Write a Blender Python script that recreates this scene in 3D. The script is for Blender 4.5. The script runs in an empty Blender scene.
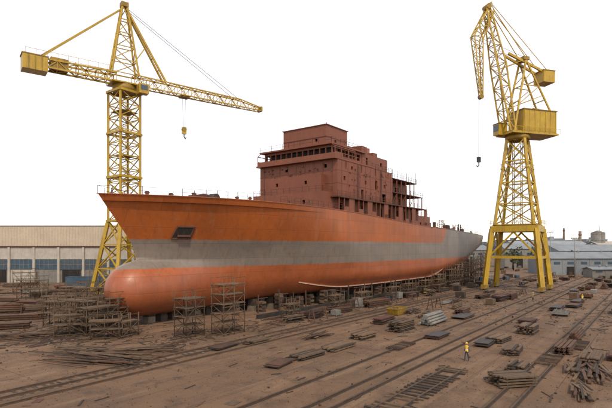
import bpy, math, random
from mathutils import Vector, Matrix
R=random.Random(11)
V=Vector
scene=bpy.context.scene
# ---------------------------------------------------------------- materials
def mathn(nt,op,a,b=None,clamp=False):
    n=nt.nodes.new('ShaderNodeMath'); n.operation=op; n.use_clamp=clamp
    for i,x in enumerate((a,b)):
        if x is None: continue
        if isinstance(x,(int,float)): n.inputs[i].default_value=x
        else: nt.links.new(x,n.inputs[i])
    return n.outputs[0]
def mixc(nt,f,a,b,mode='MIX'):
    n=nt.nodes.new('ShaderNodeMix'); n.data_type='RGBA'; n.blend_type=mode
    for i,x in ((0,f),(6,a),(7,b)):
        if isinstance(x,(int,float)): n.inputs[i].default_value=x
        elif isinstance(x,(tuple,list)): n.inputs[i].default_value=(x[0],x[1],x[2],1)
        else: nt.links.new(x,n.inputs[i])
    return n.outputs[2]
def noise(nt,vec,scale,detail=6,rough=0.6):
    n=nt.nodes.new('ShaderNodeTexNoise'); n.inputs['Scale'].default_value=scale
    n.inputs['Detail'].default_value=detail; n.inputs['Roughness'].default_value=rough
    nt.links.new(vec,n.inputs['Vector']); return n.outputs[0]
def mapping(nt,vec,sc=(1,1,1),rot=(0,0,0)):
    n=nt.nodes.new('ShaderNodeMapping'); n.inputs['Scale'].default_value=sc; n.inputs['Rotation'].default_value=rot
    nt.links.new(vec,n.inputs['Vector']); return n.outputs[0]
def ramp(nt,f,p0,p1):
    n=nt.nodes.new('ShaderNodeMapRange'); n.inputs[1].default_value=p0; n.inputs[2].default_value=p1
    nt.links.new(f,n.inputs[0]); return n.outputs[0]
def base(name,rough=0.7,metal=0.0):
    m=bpy.data.materials.new(name); m.use_nodes=True; nt=m.node_tree
    b=nt.nodes['Principled BSDF']; b.inputs['Roughness'].default_value=rough; b.inputs['Metallic'].default_value=metal
    tc=nt.nodes.new('ShaderNodeTexCoord')
    return m,nt,b,tc.outputs['Object']
def bump(nt,b,h,strength,dist):
    n=nt.nodes.new('ShaderNodeBump'); n.inputs['Strength'].default_value=strength; n.inputs['Distance'].default_value=dist
    nt.links.new(h,n.inputs['Height']); nt.links.new(n.outputs[0],b.inputs['Normal'])
def M(name,c1,c2,scale=0.8,rough=0.75,metal=0.0,streak=0.35,dirt=(0.09,0.058,0.035),bm=0.15,rnd=0.25):
    m,nt,b,co=base(name,rough,metal)
    n1=noise(nt,co,scale); c=mixc(nt,ramp(nt,n1,0.35,0.65),c1,c2)
    n2=noise(nt,mapping(nt,co,(1.5,1.5,0.18)),1.6,5,0.65)
    c=mixc(nt,mathn(nt,'MULTIPLY',ramp(nt,n2,0.5,0.72),streak,True),c,dirt)
    n3=noise(nt,co,scale*14,4)
    c=mixc(nt,1.0,c,mixc(nt,n3,(0.78,0.78,0.78),(1.18,1.18,1.18)),'MULTIPLY')
    oi=nt.nodes.new('ShaderNodeObjectInfo')
    c=mixc(nt,1.0,c,mixc(nt,oi.outputs['Random'],(1-rnd,)*3,(1+rnd,)*3),'MULTIPLY')
    nt.links.new(c,b.inputs['Base Color'])
    bump(nt,b,n3,bm,0.03)
    return m
YEL=M('yellow_crane_paint',(0.42,0.265,0.007),(0.33,0.2,0.007),0.35,0.45,0,0.5,(0.1,0.055,0.015),rnd=0.03)
YELD=M('yellow_crane_paint_worn',(0.28,0.165,0.009),(0.18,0.108,0.013),0.6,0.6,0,0.6,(0.07,0.037,0.013),rnd=0.03)
DKST=M('dark_steel',(0.045,0.04,0.035),(0.024,0.022,0.02),1,0.6,0.3)
ROPE=M('steel_rope',(0.12,0.12,0.12),(0.09,0.09,0.09),1,0.6,0.4)
RUST=M('rusty_steel',(0.1,0.043,0.021),(0.046,0.024,0.015),1.3,0.85)
RUST2=M('rusty_scaffold_pipe',(0.1,0.06,0.03),(0.052,0.032,0.018),1.3,0.8)
SUPER=M('red_oxide_primer',(0.185,0.054,0.023),(0.145,0.043,0.02),0.2,0.62,0,0.28,(0.075,0.027,0.015),0.1,0.0)
SUPD=M('red_oxide_primer_dark',(0.09,0.03,0.017),(0.06,0.022,0.014),0.4,0.8,rnd=0.0)
WOOD=M('weathered_timber',(0.145,0.09,0.05),(0.082,0.051,0.03),2.2,0.9,0,0.3)
WOODD=M('dark_timber',(0.052,0.033,0.021),(0.03,0.02,0.014),2.0,0.9,0,0.3)
CONC=M('stained_concrete',(0.18,0.14,0.1),(0.115,0.087,0.062),0.9,0.9)
BLUE=M('blue_paint',(0.035,0.08,0.12),(0.028,0.055,0.08),0.8,0.6)
GREEN=M('green_paint',(0.05,0.085,0.045),(0.04,0.06,0.035),0.8,0.6)
GREYP=M('grey_paint',(0.2,0.185,0.16),(0.14,0.13,0.115),0.8,0.65)
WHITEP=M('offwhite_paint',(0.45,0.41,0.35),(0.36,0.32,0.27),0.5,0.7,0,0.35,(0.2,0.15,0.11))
DARK=M('interior_shade',(0.014,0.01,0.008),(0.009,0.008,0.007),1,0.9)  # near-black colour stands in for the shade inside openings
BEIGE=M('cream_cladding',(0.46,0.38,0.28),(0.39,0.32,0.235),0.12,0.75,0,0.4,(0.3,0.22,0.15),0.05,0.05)
ROOFG=M('grey_roof_sheet',(0.21,0.23,0.25),(0.15,0.165,0.18),0.2,0.6,0,0.4)
SKIN=M('skin',(0.3,0.16,0.1),(0.27,0.14,0.09),4,0.6,0,0)
HIVIS=M('yellow_vest_cloth',(0.6,0.38,0.02),(0.5,0.32,0.02),4,0.8,0,0.1)
NAVY=M('dark_trousers',(0.03,0.035,0.05),(0.022,0.025,0.035),4,0.9,0,0.1)
HELM=M('yellow_helmet',(0.65,0.4,0.02),(0.6,0.36,0.02),4,0.35,0,0)
BLK=M('black_boots_hair',(0.02,0.018,0.016),(0.015,0.014,0.013),4,0.7,0,0)
REFL=M('silver_band',(0.5,0.5,0.48),(0.45,0.45,0.4),4,0.4,0,0)
LEAF=M('tree_foliage',(0.05,0.07,0.025),(0.03,0.042,0.017),0.3,0.9,0,0)
CITY=M('distant_wall',(0.2,0.215,0.225),(0.14,0.155,0.17),0.05,0.8,0,0.2,rnd=0.4)
m,nt,b,co=base('window_glass',0.2); b.inputs['Base Color'].default_value=(0.04,0.06,0.08,1); GLASS=m

# hull
HULL,nt,b,co=base('hull_primer_paint',0.42)
sx=nt.nodes.new('ShaderNodeSeparateXYZ'); nt.links.new(co,sx.inputs[0]); X_,Z_=sx.outputs[0],sx.outputs[2]
zn=mathn(nt,'ADD',Z_,mathn(nt,'MULTIPLY',mathn(nt,'SUBTRACT',noise(nt,co,0.35,5),0.5),0.5))
m1=ramp(nt,zn,7.85,8.0); m2=ramp(nt,zn,12.15,12.0); xx=mathn(nt,'ADD',X_,mathn(nt,'MULTIPLY',Z_,-0.9))
m3=ramp(nt,xx,84.0,84.4)
grey=mathn(nt,'MULTIPLY',m1,mathn(nt,'MAXIMUM',m2,m3),True)
up=mixc(nt,ramp(nt,noise(nt,co,0.12,6),0.35,0.65),(0.335,0.084,0.014),(0.26,0.066,0.014))
lo=mixc(nt,ramp(nt,noise(nt,co,0.15,6),0.35,0.65),(0.335,0.088,0.027),(0.25,0.067,0.022))
gr=mixc(nt,ramp(nt,noise(nt,co,0.2,6),0.3,0.7),(0.185,0.15,0.122),(0.14,0.117,0.098))
c=mixc(nt,m1,lo,up); c=mixc(nt,grey,c,gr)
cb=nt.nodes.new('ShaderNodeCombineXYZ'); nt.links.new(X_,cb.inputs[0]); nt.links.new(Z_,cb.inputs[1])
br=nt.nodes.new('ShaderNodeTexBrick'); nt.links.new(cb.outputs[0],br.inputs['Vector'])
br.inputs['Scale'].default_value=1; br.inputs['Brick Width'].default_value=7.5; br.inputs['Row Height'].default_value=2.3
br.inputs['Mortar Size'].default_value=0.035; br.inputs['Mortar Smooth'].default_value=0.4
br.inputs['Color1'].default_value=(1.07,1.07,1.07,1); br.inputs['Color2'].default_value=(0.9,0.9,0.9,1); br.inputs['Mortar'].default_value=(0.74,0.72,0.7,1)
c=mixc(nt,1.0,c,br.outputs[0],'MULTIPLY')
st=noise(nt,mapping(nt,co,(1.3,1.3,0.07)),1.5,6,0.7)
c=mixc(nt,mathn(nt,'MULTIPLY',ramp(nt,st,0.5,0.75),0.5,True),c,(0.11,0.042,0.018))
st2=noise(nt,mapping(nt,co,(0.9,0.9,0.1)),0.9,6,0.7)
c=mixc(nt,mathn(nt,'MULTIPLY',ramp(nt,st2,0.55,0.8),0.35,True),c,(0.3,0.19,0.12))
lower_dark=mathn(nt,'MULTIPLY',ramp(nt,mathn(nt,'ADD',Z_,mathn(nt,'MULTIPLY',noise(nt,co,0.25,5),3.0)),6.5,3.0),0.55,True)  # hull colour darkens towards the bottom, edge broken up by noise
c=mixc(nt,lower_dark,c,(0.09,0.032,0.017))
fine=noise(nt,co,3.0,6,0.7)
c=mixc(nt,1.0,c,mixc(nt,fine,(0.82,0.82,0.82),(1.16,1.16,1.16)),'MULTIPLY')
nt.links.new(c,b.inputs['Base Color'])
nt.links.new(mixc(nt,fine,(0.3,)*3,(0.58,)*3),b.inputs['Roughness'])
rib=mathn(nt,'MULTIPLY',mathn(nt,'SINE',mathn(nt,'MULTIPLY',X_,2.6)),0.25)
hh=mathn(nt,'ADD',mathn(nt,'ADD',rib,noise(nt,co,0.5,2)),mathn(nt,'MULTIPLY',br.outputs[1],-0.5))
bump(nt,b,hh,0.4,0.06)

ANG=math.radians(53.2)
# ground
GROUND,nt,b,co=base('yard_dirt_concrete',0.9)
al=mapping(nt,co,(1,1,1),(0,0,-ANG))
n1=noise(nt,co,0.035,7,0.6); n2=noise(nt,mapping(nt,al,(0.06,0.5,1)),1,7,0.65); n3=noise(nt,co,0.4,9,0.72); n4=noise(nt,co,7,6,0.75)
c=mixc(nt,ramp(nt,n1,0.35,0.65),(0.175,0.098,0.05),(0.115,0.066,0.036))
c=mixc(nt,mathn(nt,'MULTIPLY',ramp(nt,n2,0.48,0.66),0.7,True),c,(0.215,0.137,0.08))
c=mixc(nt,mathn(nt,'MULTIPLY',ramp(nt,n3,0.5,0.66),0.75,True),c,(0.062,0.036,0.021))
n5=noise(nt,co,0.11,8,0.7)
c=mixc(nt,mathn(nt,'MULTIPLY',ramp(nt,n5,0.52,0.62),0.5,True),c,(0.088,0.047,0.027))
c=mixc(nt,1.0,c,mixc(nt,ramp(nt,n4,0.25,0.75),(0.62,0.62,0.62),(1.35,1.35,1.35)),'MULTIPLY')
n6=noise(nt,mapping(nt,al,(0.04,2.2,1)),1,5,0.6)
c=mixc(nt,mathn(nt,'MULTIPLY',ramp(nt,n6,0.54,0.65),0.5,True),c,(0.065,0.039,0.024))
br=nt.nodes.new('ShaderNodeTexBrick'); nt.links.new(al,br.inputs['Vector']); br.offset=0.0
br.inputs['Scale'].default_value=1; br.inputs['Brick Width'].default_value=9; br.inputs['Row Height'].default_value=6.5
br.inputs['Mortar Size'].default_value=0.035
br.inputs['Color1'].default_value=(1.12,1.12,1.12,1); br.inputs['Color2'].default_value=(0.86,0.86,0.86,1); br.inputs['Mortar'].default_value=(0.45,0.43,0.41,1)
c=mixc(nt,ramp(nt,n1,0.6,0.45),c,mixc(nt,1.0,c,br.outputs[0],'MULTIPLY'))
nt.links.new(c,b.inputs['Base Color'])
bump(nt,b,mathn(nt,'ADD',n4,mathn(nt,'MULTIPLY',n3,2.5)),0.8,0.08)

# ---------------------------------------------------------------- mesh builder
class MB:
    def __init__(s,*mats): s.v=[];s.f=[];s.m=[];s.sm=[];s.mats=list(mats)
    def mi(s,mat):
        if mat not in s.mats: s.mats.append(mat)
        return s.mats.index(mat)
    def face(s,pts,mat,smooth=False):
        i=len(s.v); s.v+= [V(p) for p in pts]; s.f.append(tuple(range(i,i+len(pts)))); s.m.append(s.mi(mat)); s.sm.append(smooth)
    def hexa(s,p,mat):
        i=len(s.v); s.v+=[V(q) for q in p]; k=s.mi(mat)
        for f in ((0,3,2,1),(4,5,6,7),(0,1,5,4),(1,2,6,5),(2,3,7,6),(3,0,4,7)):
            s.f.append(tuple(i+j for j in f)); s.m.append(k); s.sm.append(False)
    def box(s,c,d,mat,rz=0,rx=0,ry=0):
        x,y,z=d[0]/2,d[1]/2,d[2]/2; c=V(c)
        pts=[V(q) for q in ((-x,-y,-z),(x,-y,-z),(x,y,-z),(-x,y,-z),(-x,-y,z),(x,-y,z),(x,y,z),(-x,y,z))]
        if rz or rx or ry:
            mt=Matrix.Rotation(rz,3,'Z')@Matrix.Rotation(ry,3,'Y')@Matrix.Rotation(rx,3,'X'); pts=[mt@q for q in pts]
        s.hexa([c+q for q in pts],mat)
    def b2(s,x0,x1,y0,y1,z0,z1,mat): s.box(((x0+x1)/2,(y0+y1)/2,(z0+z1)/2),(x1-x0,y1-y0,z1-z0),mat)
    def beam(s,p,q,w,mat,h=None):
        p=V(p);q=V(q);d=q-p
        if d.length<1e-5:return
        d.normalize(); up=V((0,0,1)) if abs(d.z)<0.97 else V((1,0,0))
        a=d.cross(up).normalized(); u=a.cross(d); h=h or w; a*=w/2;u*=h/2
        s.hexa([p-a-u,p+a-u,p+a+u,p-a+u,q-a-u,q+a-u,q+a+u,q-a+u],mat)
    def cyl(s,p,q,r,mat,n=10,r2=None,cap=True):
        p=V(p);q=V(q);d=(q-p).normalized(); up=V((0,0,1)) if abs(d.z)<0.97 else V((1,0,0))
        a=d.cross(up).normalized();u=a.cross(d); r2=r if r2 is None else r2; i=len(s.v);k=s.mi(mat)
        for c,rr in ((p,r),(q,r2)):
            for j in range(n):
                t=2*math.pi*j/n; s.v.append(c+a*(rr*math.cos(t))+u*(rr*math.sin(t)))
        for j in range(n):
            s.f.append((i+j,i+(j+1)%n,i+n+(j+1)%n,i+n+j)); s.m.append(k); s.sm.append(True)
        if cap:
            s.f.append(tuple(i+j for j in range(n))[::-1]); s.m.append(k); s.sm.append(False)
            s.f.append(tuple(i+n+j for j in range(n))); s.m.append(k); s.sm.append(False)
    def lattice(s,A,Bq,n,cw,bw,mat,x=False,bmat=None):
        bmat=bmat or mat; A=[V(p) for p in A];Bq=[V(p) for p in Bq]; k=len(A)
        for i in range(k): s.beam(A[i],Bq[i],cw,mat)
        for j in range(n+1):
            t=j/n; L=[A[i].lerp(Bq[i],t) for i in range(k)]
            for i in range(k): s.beam(L[i],L[(i+1)%k],bw,bmat)
            if j<n:
                t2=(j+1)/n; L2=[A[i].lerp(Bq[i],t2) for i in range(k)]
                for i in range(k):
                    i2=(i+1)%k
                    if x: s.beam(L[i],L2[i2],bw*0.9,bmat); s.beam(L[i2],L2[i],bw*0.9,bmat)
                    elif (j+i)%2: s.beam(L[i],L2[i2],bw,bmat)
                    else: s.beam(L[i2],L2[i],bw,bmat)
    def wall(s,O,U,W,Hh,holes,mat,inward,depth=0.35):
        O=V(O);U=V(U).normalized();Z=V((0,0,1));inn=V(inward)*depth
        xs=sorted(set([0,W]+[h[0] for h in holes]+[h[1] for h in holes])); zs=sorted(set([0,Hh]+[h[2] for h in holes]+[h[3] for h in holes]))
        for i in range(len(xs)-1):
            for j in range(len(zs)-1):
                cx,cz=(xs[i]+xs[i+1])/2,(zs[j]+zs[j+1])/2
                if any(h[0]<cx<h[1] and h[2]<cz<h[3] for h in holes): continue
                s.face([O+U*xs[i]+Z*zs[j],O+U*xs[i+1]+Z*zs[j],O+U*xs[i+1]+Z*zs[j+1],O+U*xs[i]+Z*zs[j+1]],mat)
        for a,b_,c_,d in holes:
            P=[O+U*a+Z*c_,O+U*b_+Z*c_,O+U*b_+Z*d,O+U*a+Z*d]
            for i in range(4): s.face([P[i],P[(i+1)%4],P[(i+1)%4]+inn,P[i]+inn],mat)
    def obj(s,name,parent=None,loc=(0,0,0),rz=0):
        me=bpy.data.meshes.new(name); me.from_pydata([tuple(v) for v in s.v],[],s.f)
        for m_ in s.mats: me.materials.append(m_)
        me.polygons.foreach_set('material_index',s.m); me.polygons.foreach_set('use_smooth',s.sm); me.update()
        o=bpy.data.objects.new(name,me); scene.collection.objects.link(o); o.location=loc; o.rotation_euler=(0,0,rz)
        if parent: o.parent=parent
        return o
def empty(name,loc=(0,0,0),rz=0):
    o=bpy.data.objects.new(name,None); scene.collection.objects.link(o); o.location=loc; o.rotation_euler=(0,0,rz); o.empty_display_size=0.5; return o
BOW=V((-27.7,63,0)); UU=V((math.cos(ANG),math.sin(ANG),0)); NN=V((math.sin(ANG),-math.cos(ANG),0))
def P(s,w,z=0): return BOW+UU*s+NN*w+V((0,0,z))
def interp(x,pts):
    if x<=pts[0][0]: return pts[0][1]
    for (a,b),(c,d) in zip(pts,pts[1:]):
        if x<=c:
            return b+(d-b)*(x-a)/(c-a)
    return pts[-1][1]
def sm(x,a,b):
    t=min(1,max(0,(x-a)/(b-a))); return t*t*(3-2*t)
# ---------------------------------------------------------------- ground
g=MB(GROUND); S=7000
g.face([(-S,-200,0),(S,-200,0),(S,S,0),(-S,S,0)],GROUND); g.obj('ground')

# ---------------------------------------------------------------- ship
ship=empty('ship',BOW,ANG)
LEN=137.0
def zd(s): return 18.1-1.95*sm(s,34,98)-0.03*max(0,s-98)+0.1*math.sin(min(s,34)/34*math.pi)
def zb(s):
    t=max(0,(s-90)/(LEN-90)); return 1.3+0.9*sm(s,10,30)+6.0*t**1.5
def stem(z): return interp(z,[(1.3,8.0),(5,6.7),(8.9,6.0),(10.5,5.55),(12,4.8),(15.7,1.9),(18.3,-0.05)])
ZC,RZ,RS,RY,SC=5.0,3.95,4.7,3.8,6.2
def halfw(s,z,z_,v):
    Le=interp(z_,[(1.3,54),(8,47),(12,43),(18,38)]); x=min(1,max(0,(s-stem(z_))/Le))
    p=interp(z_,[(1.3,1.7),(10,2.0),(18,2.4)])
    gg=1-(1-x)**p
    if z_<12: gg=gg*(1-0.25*(1-x)**1.5*(12-z_)/11)
    W=11.0
    t=max(0,(s-98)/(LEN-98)); W*=1-0.12*t*t-0.35*t*t*(1-v)**2
    h=z-zb(s); r=3.8
    if h<r: W=W-r+math.sqrt(max(0,r*r-(r-h)**2))
    w=W*gg
    b2=1-((z_-ZC)/RZ)**2
    if b2>0 and s<45:
        b_=math.sqrt(b2)
        if s<SC:
            q=1-((z_-ZC)/RZ)**2-((SC-s)/RS)**2; wb=RY*math.sqrt(max(0,q))
        else: wb=RY*b_*(1-max(0,(s-SC-2)/36)**1.1)
        wb=max(0,wb); w=(w**2.6+wb**2.6)**(1/2.6)
    return w
def s0(z_):
    b2=1-((z_-ZC)/RZ)**2
    r=stem(z_)
    if b2>0: r=min(r,SC-RS*math.sqrt(b2))
    return r
NS,NZ=150,60
vs=[(j/NZ)**1.25 for j in range(NZ+1)]
verts=[];faces=[]
def hv(i,j):
    v=vs[j]; z_=1.3+v*(18.0-1.3); a=s0(z_); t=(i/NS)**1.9; s=a+(LEN-a)*t; z=zb(s)+v*(zd(s)-zb(s)); return s,halfw(s,z,z_,v),z
for side in (-1,1):
    off=len(verts)
    for i in range(NS+1):
        for j in range(NZ+1):
            s,w,z=hv(i,j)
            if i==0: w=0
            verts.append((s,side*w,z))
    for i in range(NS):
        for j in range(NZ):
            a=off+i*(NZ+1)+j; q=(a,a+NZ+1,a+NZ+2,a+1); faces.append(q if side<0 else q[::-1])
nh=len(faces)
n2=(NS+1)*(NZ+1)
for i in range(NS):
    a=i*(NZ+1); faces.append((a,a+n2,a+n2+NZ+1,a+NZ+1))
for j in range(NZ):
    a=NS*(NZ+1)+j; faces.append((a,a+n2,a+n2+1,a+1))
me=bpy.data.meshes.new('hull'); me.from_pydata(verts,[],faces); me.materials.append(HULL)
me.polygons.foreach_set('use_smooth',[k<nh for k in range(len(faces))]); me.update()
ho=bpy.data.objects.new('hull',me); scene.collection.objects.link(ho); ho.parent=ship
def gun(s,side=-1,inset=0.0):
    return V((s,side*max(0,halfw(s,zd(s),18,1)-inset),zd(s)))
d=MB(SUPD)
ss=[0.8+i*(LEN-1)/100 for i in range(101)]
for a,c_ in zip(ss,ss[1:]):
    p,q=gun(a),gun(c_); dz=V((0,0,0.9))
    d.face([p-dz,q-dz,V((q.x,-q.y,q.z))-dz,V((p.x,-p.y,p.z))-dz],SUPD)
d.obj('deck',ship)
d=MB(SUPER)
for side in (-1,1):
    ps=[gun(0.1+i*1.6,side,0.05) for i in range(int(LEN/1.6))]
    for i,(p,q) in enumerate(zip(ps,ps[1:])):
        d.beam(p+V((0,0,0.03)),q+V((0,0,0.03)),0.3,HULL,0.1)
        if p.x<43 or p.x>84:
            if R.random()<0.93:
                d.beam(p,p+V((0,0,R.uniform(.9,1.25))),0.07,SUPD)
                for h in (0.55,1.1):
                    if R.random()<0.85: d.beam(p+V((0,0,h)),q+V((0,0,h)),0.045,SUPD)
d.obj('railings',ship)
# bilge keel : thin fin welded on the turn of the bilge
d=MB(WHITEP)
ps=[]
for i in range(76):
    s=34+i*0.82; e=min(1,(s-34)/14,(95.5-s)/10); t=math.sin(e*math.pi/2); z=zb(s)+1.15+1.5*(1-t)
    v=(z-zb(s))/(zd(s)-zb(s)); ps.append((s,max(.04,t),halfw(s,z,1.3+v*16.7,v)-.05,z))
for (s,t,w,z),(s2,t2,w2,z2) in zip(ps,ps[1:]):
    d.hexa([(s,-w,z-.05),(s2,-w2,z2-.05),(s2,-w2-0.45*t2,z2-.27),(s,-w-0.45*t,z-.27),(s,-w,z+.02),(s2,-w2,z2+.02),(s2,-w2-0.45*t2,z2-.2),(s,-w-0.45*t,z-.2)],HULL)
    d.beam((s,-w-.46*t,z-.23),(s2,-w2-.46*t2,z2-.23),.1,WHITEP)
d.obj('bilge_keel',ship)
# hawse opening
d=MB(SUPD,DKST)
def hp(s,z,off=0):
    v=(z-1.3)/(zd(s)-1.3); w=halfw(s,z,1.3+v*16.7,v); return V((s,-w-off,z))
sa=11.2
quad=[hp(sa-1.3,12.3),hp(sa+1.2,12.3),hp(sa+1.4,14.0),hp(sa-0.9,14.0)]
nrm=(quad[1]-quad[0]).cross(quad[3]-quad[0]).normalized(); cc=sum(quad,V())/4
d.face([q+nrm*0.12 for q in quad],SUPD)
d.face([(q*.8+cc*.2)+nrm*0.14 for q in quad],DARK)  # recess shade painted as a flat dark face, no hole cut
for a in range(4): d.beam(quad[a]+nrm*0.1,quad[(a+1)%4]+nrm*0.1,0.18,SUPD)
tg=(quad[1]-quad[0]).normalized()
d.beam(cc+nrm*.2-tg*.95-V((0,0,.45)),cc+nrm*.2+tg*.95-V((0,0,.45)),.3,SUPD)
d.obj('hawse_opening',ship)
# ---- superstructure
d=MB(SUPER,SUPD,DARK)
def block(x0,x1,w,z0,z1,hf=(),hs=(),hsf=None,mat=SUPER,top=True):
    h=z1-z0
    d.wall((x0,w,z0),(0,-1,0),2*w,h,list(hf),mat,(1,0,0))
    d.wall((x0,-w,z0),(1,0,0),x1-x0,h,list(hs),mat,(0,1,0))
    d.wall((x1,w,z0),(-1,0,0),x1-x0,h,list(hs if hsf is None else hsf),mat,(0,-1,0))
    d.wall((x1,-w,z0),(0,1,0),2*w,h,[],mat,(-1,0,0))
    if top: d.face([(x0,-w,z1),(x1,-w,z1),(x1,w,z1),(x0,w,z1)],mat)
def slab(x0,x1,w,z,t=0.18,mat=SUPD): d.b2(x0,x1,-w,w,z,z+t,mat)
def rail(x0,x1,y0,y1,z,step=1.5,p=0.9):
    a=V((x0,y0,z));b_=V((x1,y1,z));n=max(1,int((b_-a).length/step))
    for i in range(n+1):
        q=a.lerp(b_,i/n)
        if R.random()<p: d.beam(q,q+V((0,0,1.1)),0.07,SUPD)
        if i<n:
            q2=a.lerp(b_,(i+1)/n)
            for h in (0.55,1.05):
                if R.random()<p: d.beam(q+V((0,0,h)),q2+V((0,0,h)),0.05,SUPD)
block(43,84,8.6,16.5,20.6,[],[(3+i*4.2,4.0+i*4.2,1.3,3.3) for i in range(9)])
slab(42.2,85,10.6,20.6,0.22)
for i in range(23):
    x=43+i*1.85
    d.beam((x,-10.35,zd(x)-0.9),(x,-10.35,20.6),0.16,SUPER)
    d.beam((x,10.35,zd(x)-0.9),(x,10.35,20.6),0.16,SUPER)
    if i%3==1: d.b2(x,x+1.85,-10.4,-10.3,zd(x)-0.4,zd(x)+1.0,SUPER)
    if i%4==2: d.b2(x,x+1.85,-10.4,-10.3,zd(x)-0.4,20.6,SUPER)
rail(42.2,85,-10.5,-10.5,20.8)
fw=10.0
hf=[(4.2,4.9,3.2,4.0),(12.2,12.9,3.2,4.0),(15.9,16.6,3.2,4.0),(7,7.7,5.7,6.4),(16.8,17.5,5.7,6.4)]
hs=[(2.2,2.9,3.3,4.1),(10.5,11.2,3.3,4.1),(15,16,2.6,4.6),(19,19.7,3.3,4.1),(9,10,0.1,2.1),(18.2,20.0,0.2,2.0),(5,5.7,5.7,6.4),(17.5,18.2,5.7,6.4)]
block(43,66,fw,20.82,28.0,hf,hs)
for z in (23.4,25.9): d.b2(42.95,66,-fw-0.04,fw+0.04,z,z+0.08,SUPER)
for i in range(9):
    y=-8.8+i*2.2; d.b2(42.97,43,y-.03,y+.03,20.9,27.9,SUPD)
for i in range(10):
    x=44.5+i*2.3; d.b2(x-.03,x+.03,-fw-.03,-fw,20.9,27.9,SUPD)
block(39.6,43,8.9,16.8,21.6,[(3,3.6,2.6,3.3),(13,13.6,2.6,3.3)],[])
rail(39.7,39.7,-8.8,8.8,21.6); rail(39.7,43,-8.8,-8.8,21.6)
block(41.4,43,7.2,21.6,25.2,[(3,3.6,1.8,2.5),(10.4,11,1.8,2.5)],[])
rail(41.5,41.5,-7.1,7.1,25.2,1.5,.7)
slab(41.8,57.5,10.1,28.0,0.3,SUPER)
wf=[(0.35+i*1.42,1.6+i*1.42,0.85,2.15) for i in range(12)]
ws=[(0.4+i*1.5,1.75+i*1.5,0.85,2.15) for i in range(7)]
block(43.0,54.4,8.7,28.3,30.9,wf,ws)
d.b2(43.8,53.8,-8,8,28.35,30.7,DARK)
slab(42.0,55.4,9.3,30.9,0.3,SUPER)
for y in (-9.95,9.95):
    sg=1 if y>0 else -1
    for x in (42.2,44.5,47,49.5): d.beam((x,y,28.3),(x,y,30.4),0.14,SUPER)
    d.beam((42.2,y,30.4),(49.5,y,30.4),0.16,SUPER); d.beam((42.2,y,29.3),(57,y,29.3),0.1,SUPER)
    d.b2(42.25,45,y-.05,y+.05,28.3,29.3,SUPER)
    for x in (42.2,47,49.5): d.beam((x,y,30.4),(x,sg*9,31.0),0.1,SUPER)
d.b2(42.05,42.15,-10.0,10.0,28.3,29.15,SUPER)
block(54.5,66,8.8,28.0,31.1,[],[(1.5,2.4,0.4,2.3),(8,8.9,1.2,2.0)])
rail(57,66,-9.8,-9.8,28.0); rail(66,66,-9.8,9.8,28.0)
slab(57.6,66.2,10.02,27.85,0.14)
rail(42.2,55,-9.1,-9.1,31.2,1.5,0.8); rail(42.2,42.2,-9.1,9.1,31.2,1.5,0.8)
block(45.6,53.6,5.6,31.2,35.8,[(8.4,9.0,1.4,2.0)],[(3,3.8,0.1,2.0)])
d.b2(45.5,53.7,-5.65,5.65,33.4,33.48,SUPD)
slab(45.4,53.8,5.8,35.8,0.14,SUPER)
block(57,61.5,3.8,31.1,33.6,[],[(1,1.7,0.8,1.6)])
d.b2(55.5,58,-8,-5.6,31.1,32.9,SUPER); d.b2(62.5,64.5,-7,-4,31.1,32.6,SUPER)
d.cyl((63.5,-5,31),(63.5,-5,33.9),0.5,SUPER,12); d.cyl((59,2,33),(59,2,36),0.12,SUPD,8)
for x,y,h in ((48,-4,1.1),(52,2,.8)): d.beam((x,y,35.9),(x,y,35.9+h),0.1,SUPD)
for x in (46,52,58,64): d.beam((x,-fw,26.4),(x,-10.1,28),0.14,SUPD)
for x in (50.3,60.2):
    for k2 in range(18): d.beam((x,-fw-0.15,21+k2*0.38),(x+0.45,-fw-0.15,21+k2*0.38),0.04,SUPD)
    d.beam((x,-fw-0.15,20.9),(x,-fw-0.15,28),0.06,SUPD); d.beam((x+0.45,-fw-0.15,20.9),(x+0.45,-fw-0.15,28),0.06,SUPD)
for i in range(26):
    x=R.uniform(44,65); z=R.uniform(21.3,27.4); d.box((x,-fw-.08,z),(R.uniform(.1,.5),.14,R.uniform(.1,.4)),R.choice([SUPD,SUPER]))
    y=R.uniform(-9,9); d.box((42.9,y,R.uniform(25.4,27.6)),(.14,R.uniform(.1,.5),R.uniform(.1,.3)),R.choice([SUPD,SUPER]))
block(66,81,6.8,20.82,26.9,[],[(1.5,2.6,0.1,2.2),(5,7,0.8,2.1),(10,11,0.1,2.2),(2,4,3.6,5.0),(8,10,3.6,5.0)])
for z,x1 in ((23.7,84),(26.9,80)):
    slab(66.05,x1,9.9,z)
    rail(66.2,x1,-9.8,-9.8,z+0.18,1.4,0.95); rail(x1-0.1,x1-0.1,-9.8,9.8,z+0.18)
for i in range(8):
    x=66.6+i*2.45
    for y in (-9.7,9.7):
        d.beam((x,y,20.8),(x,y,26.9 if x<80 else 23.7),0.2,SUPER)
    if i%2==0 and x<80: d.beam((x,-9.7,20.9),(x+2.45,-9.7,23.7),0.1,SUPD)
block(67.5,74,4.5,27.08,30.2,[],[(1,2,0.2,2.1),(4,5,1,1.8)]); rail(67.5,74,-4.4,-4.4,30.2)
d.b2(75,78,-3,3,27.1,29.2,SUPER); d.cyl((76.5,-2,29),(76.5,-2,31.5),0.6,SUPER,14)
for i in range(6): d.beam((67+i*2.6,-9.6,27.1),(67+i*2.6,-9.6,28.2+R.random()*1.6),0.09,SUPD)
block(86,97,6.5,15.2,19.6,[],[(1,2,0.6,2.6),(4,5.2,0.6,2.6),(7.5,8.7,0.6,2.6)])
rail(86,97,-6.4,-6.4,19.6)
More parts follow.
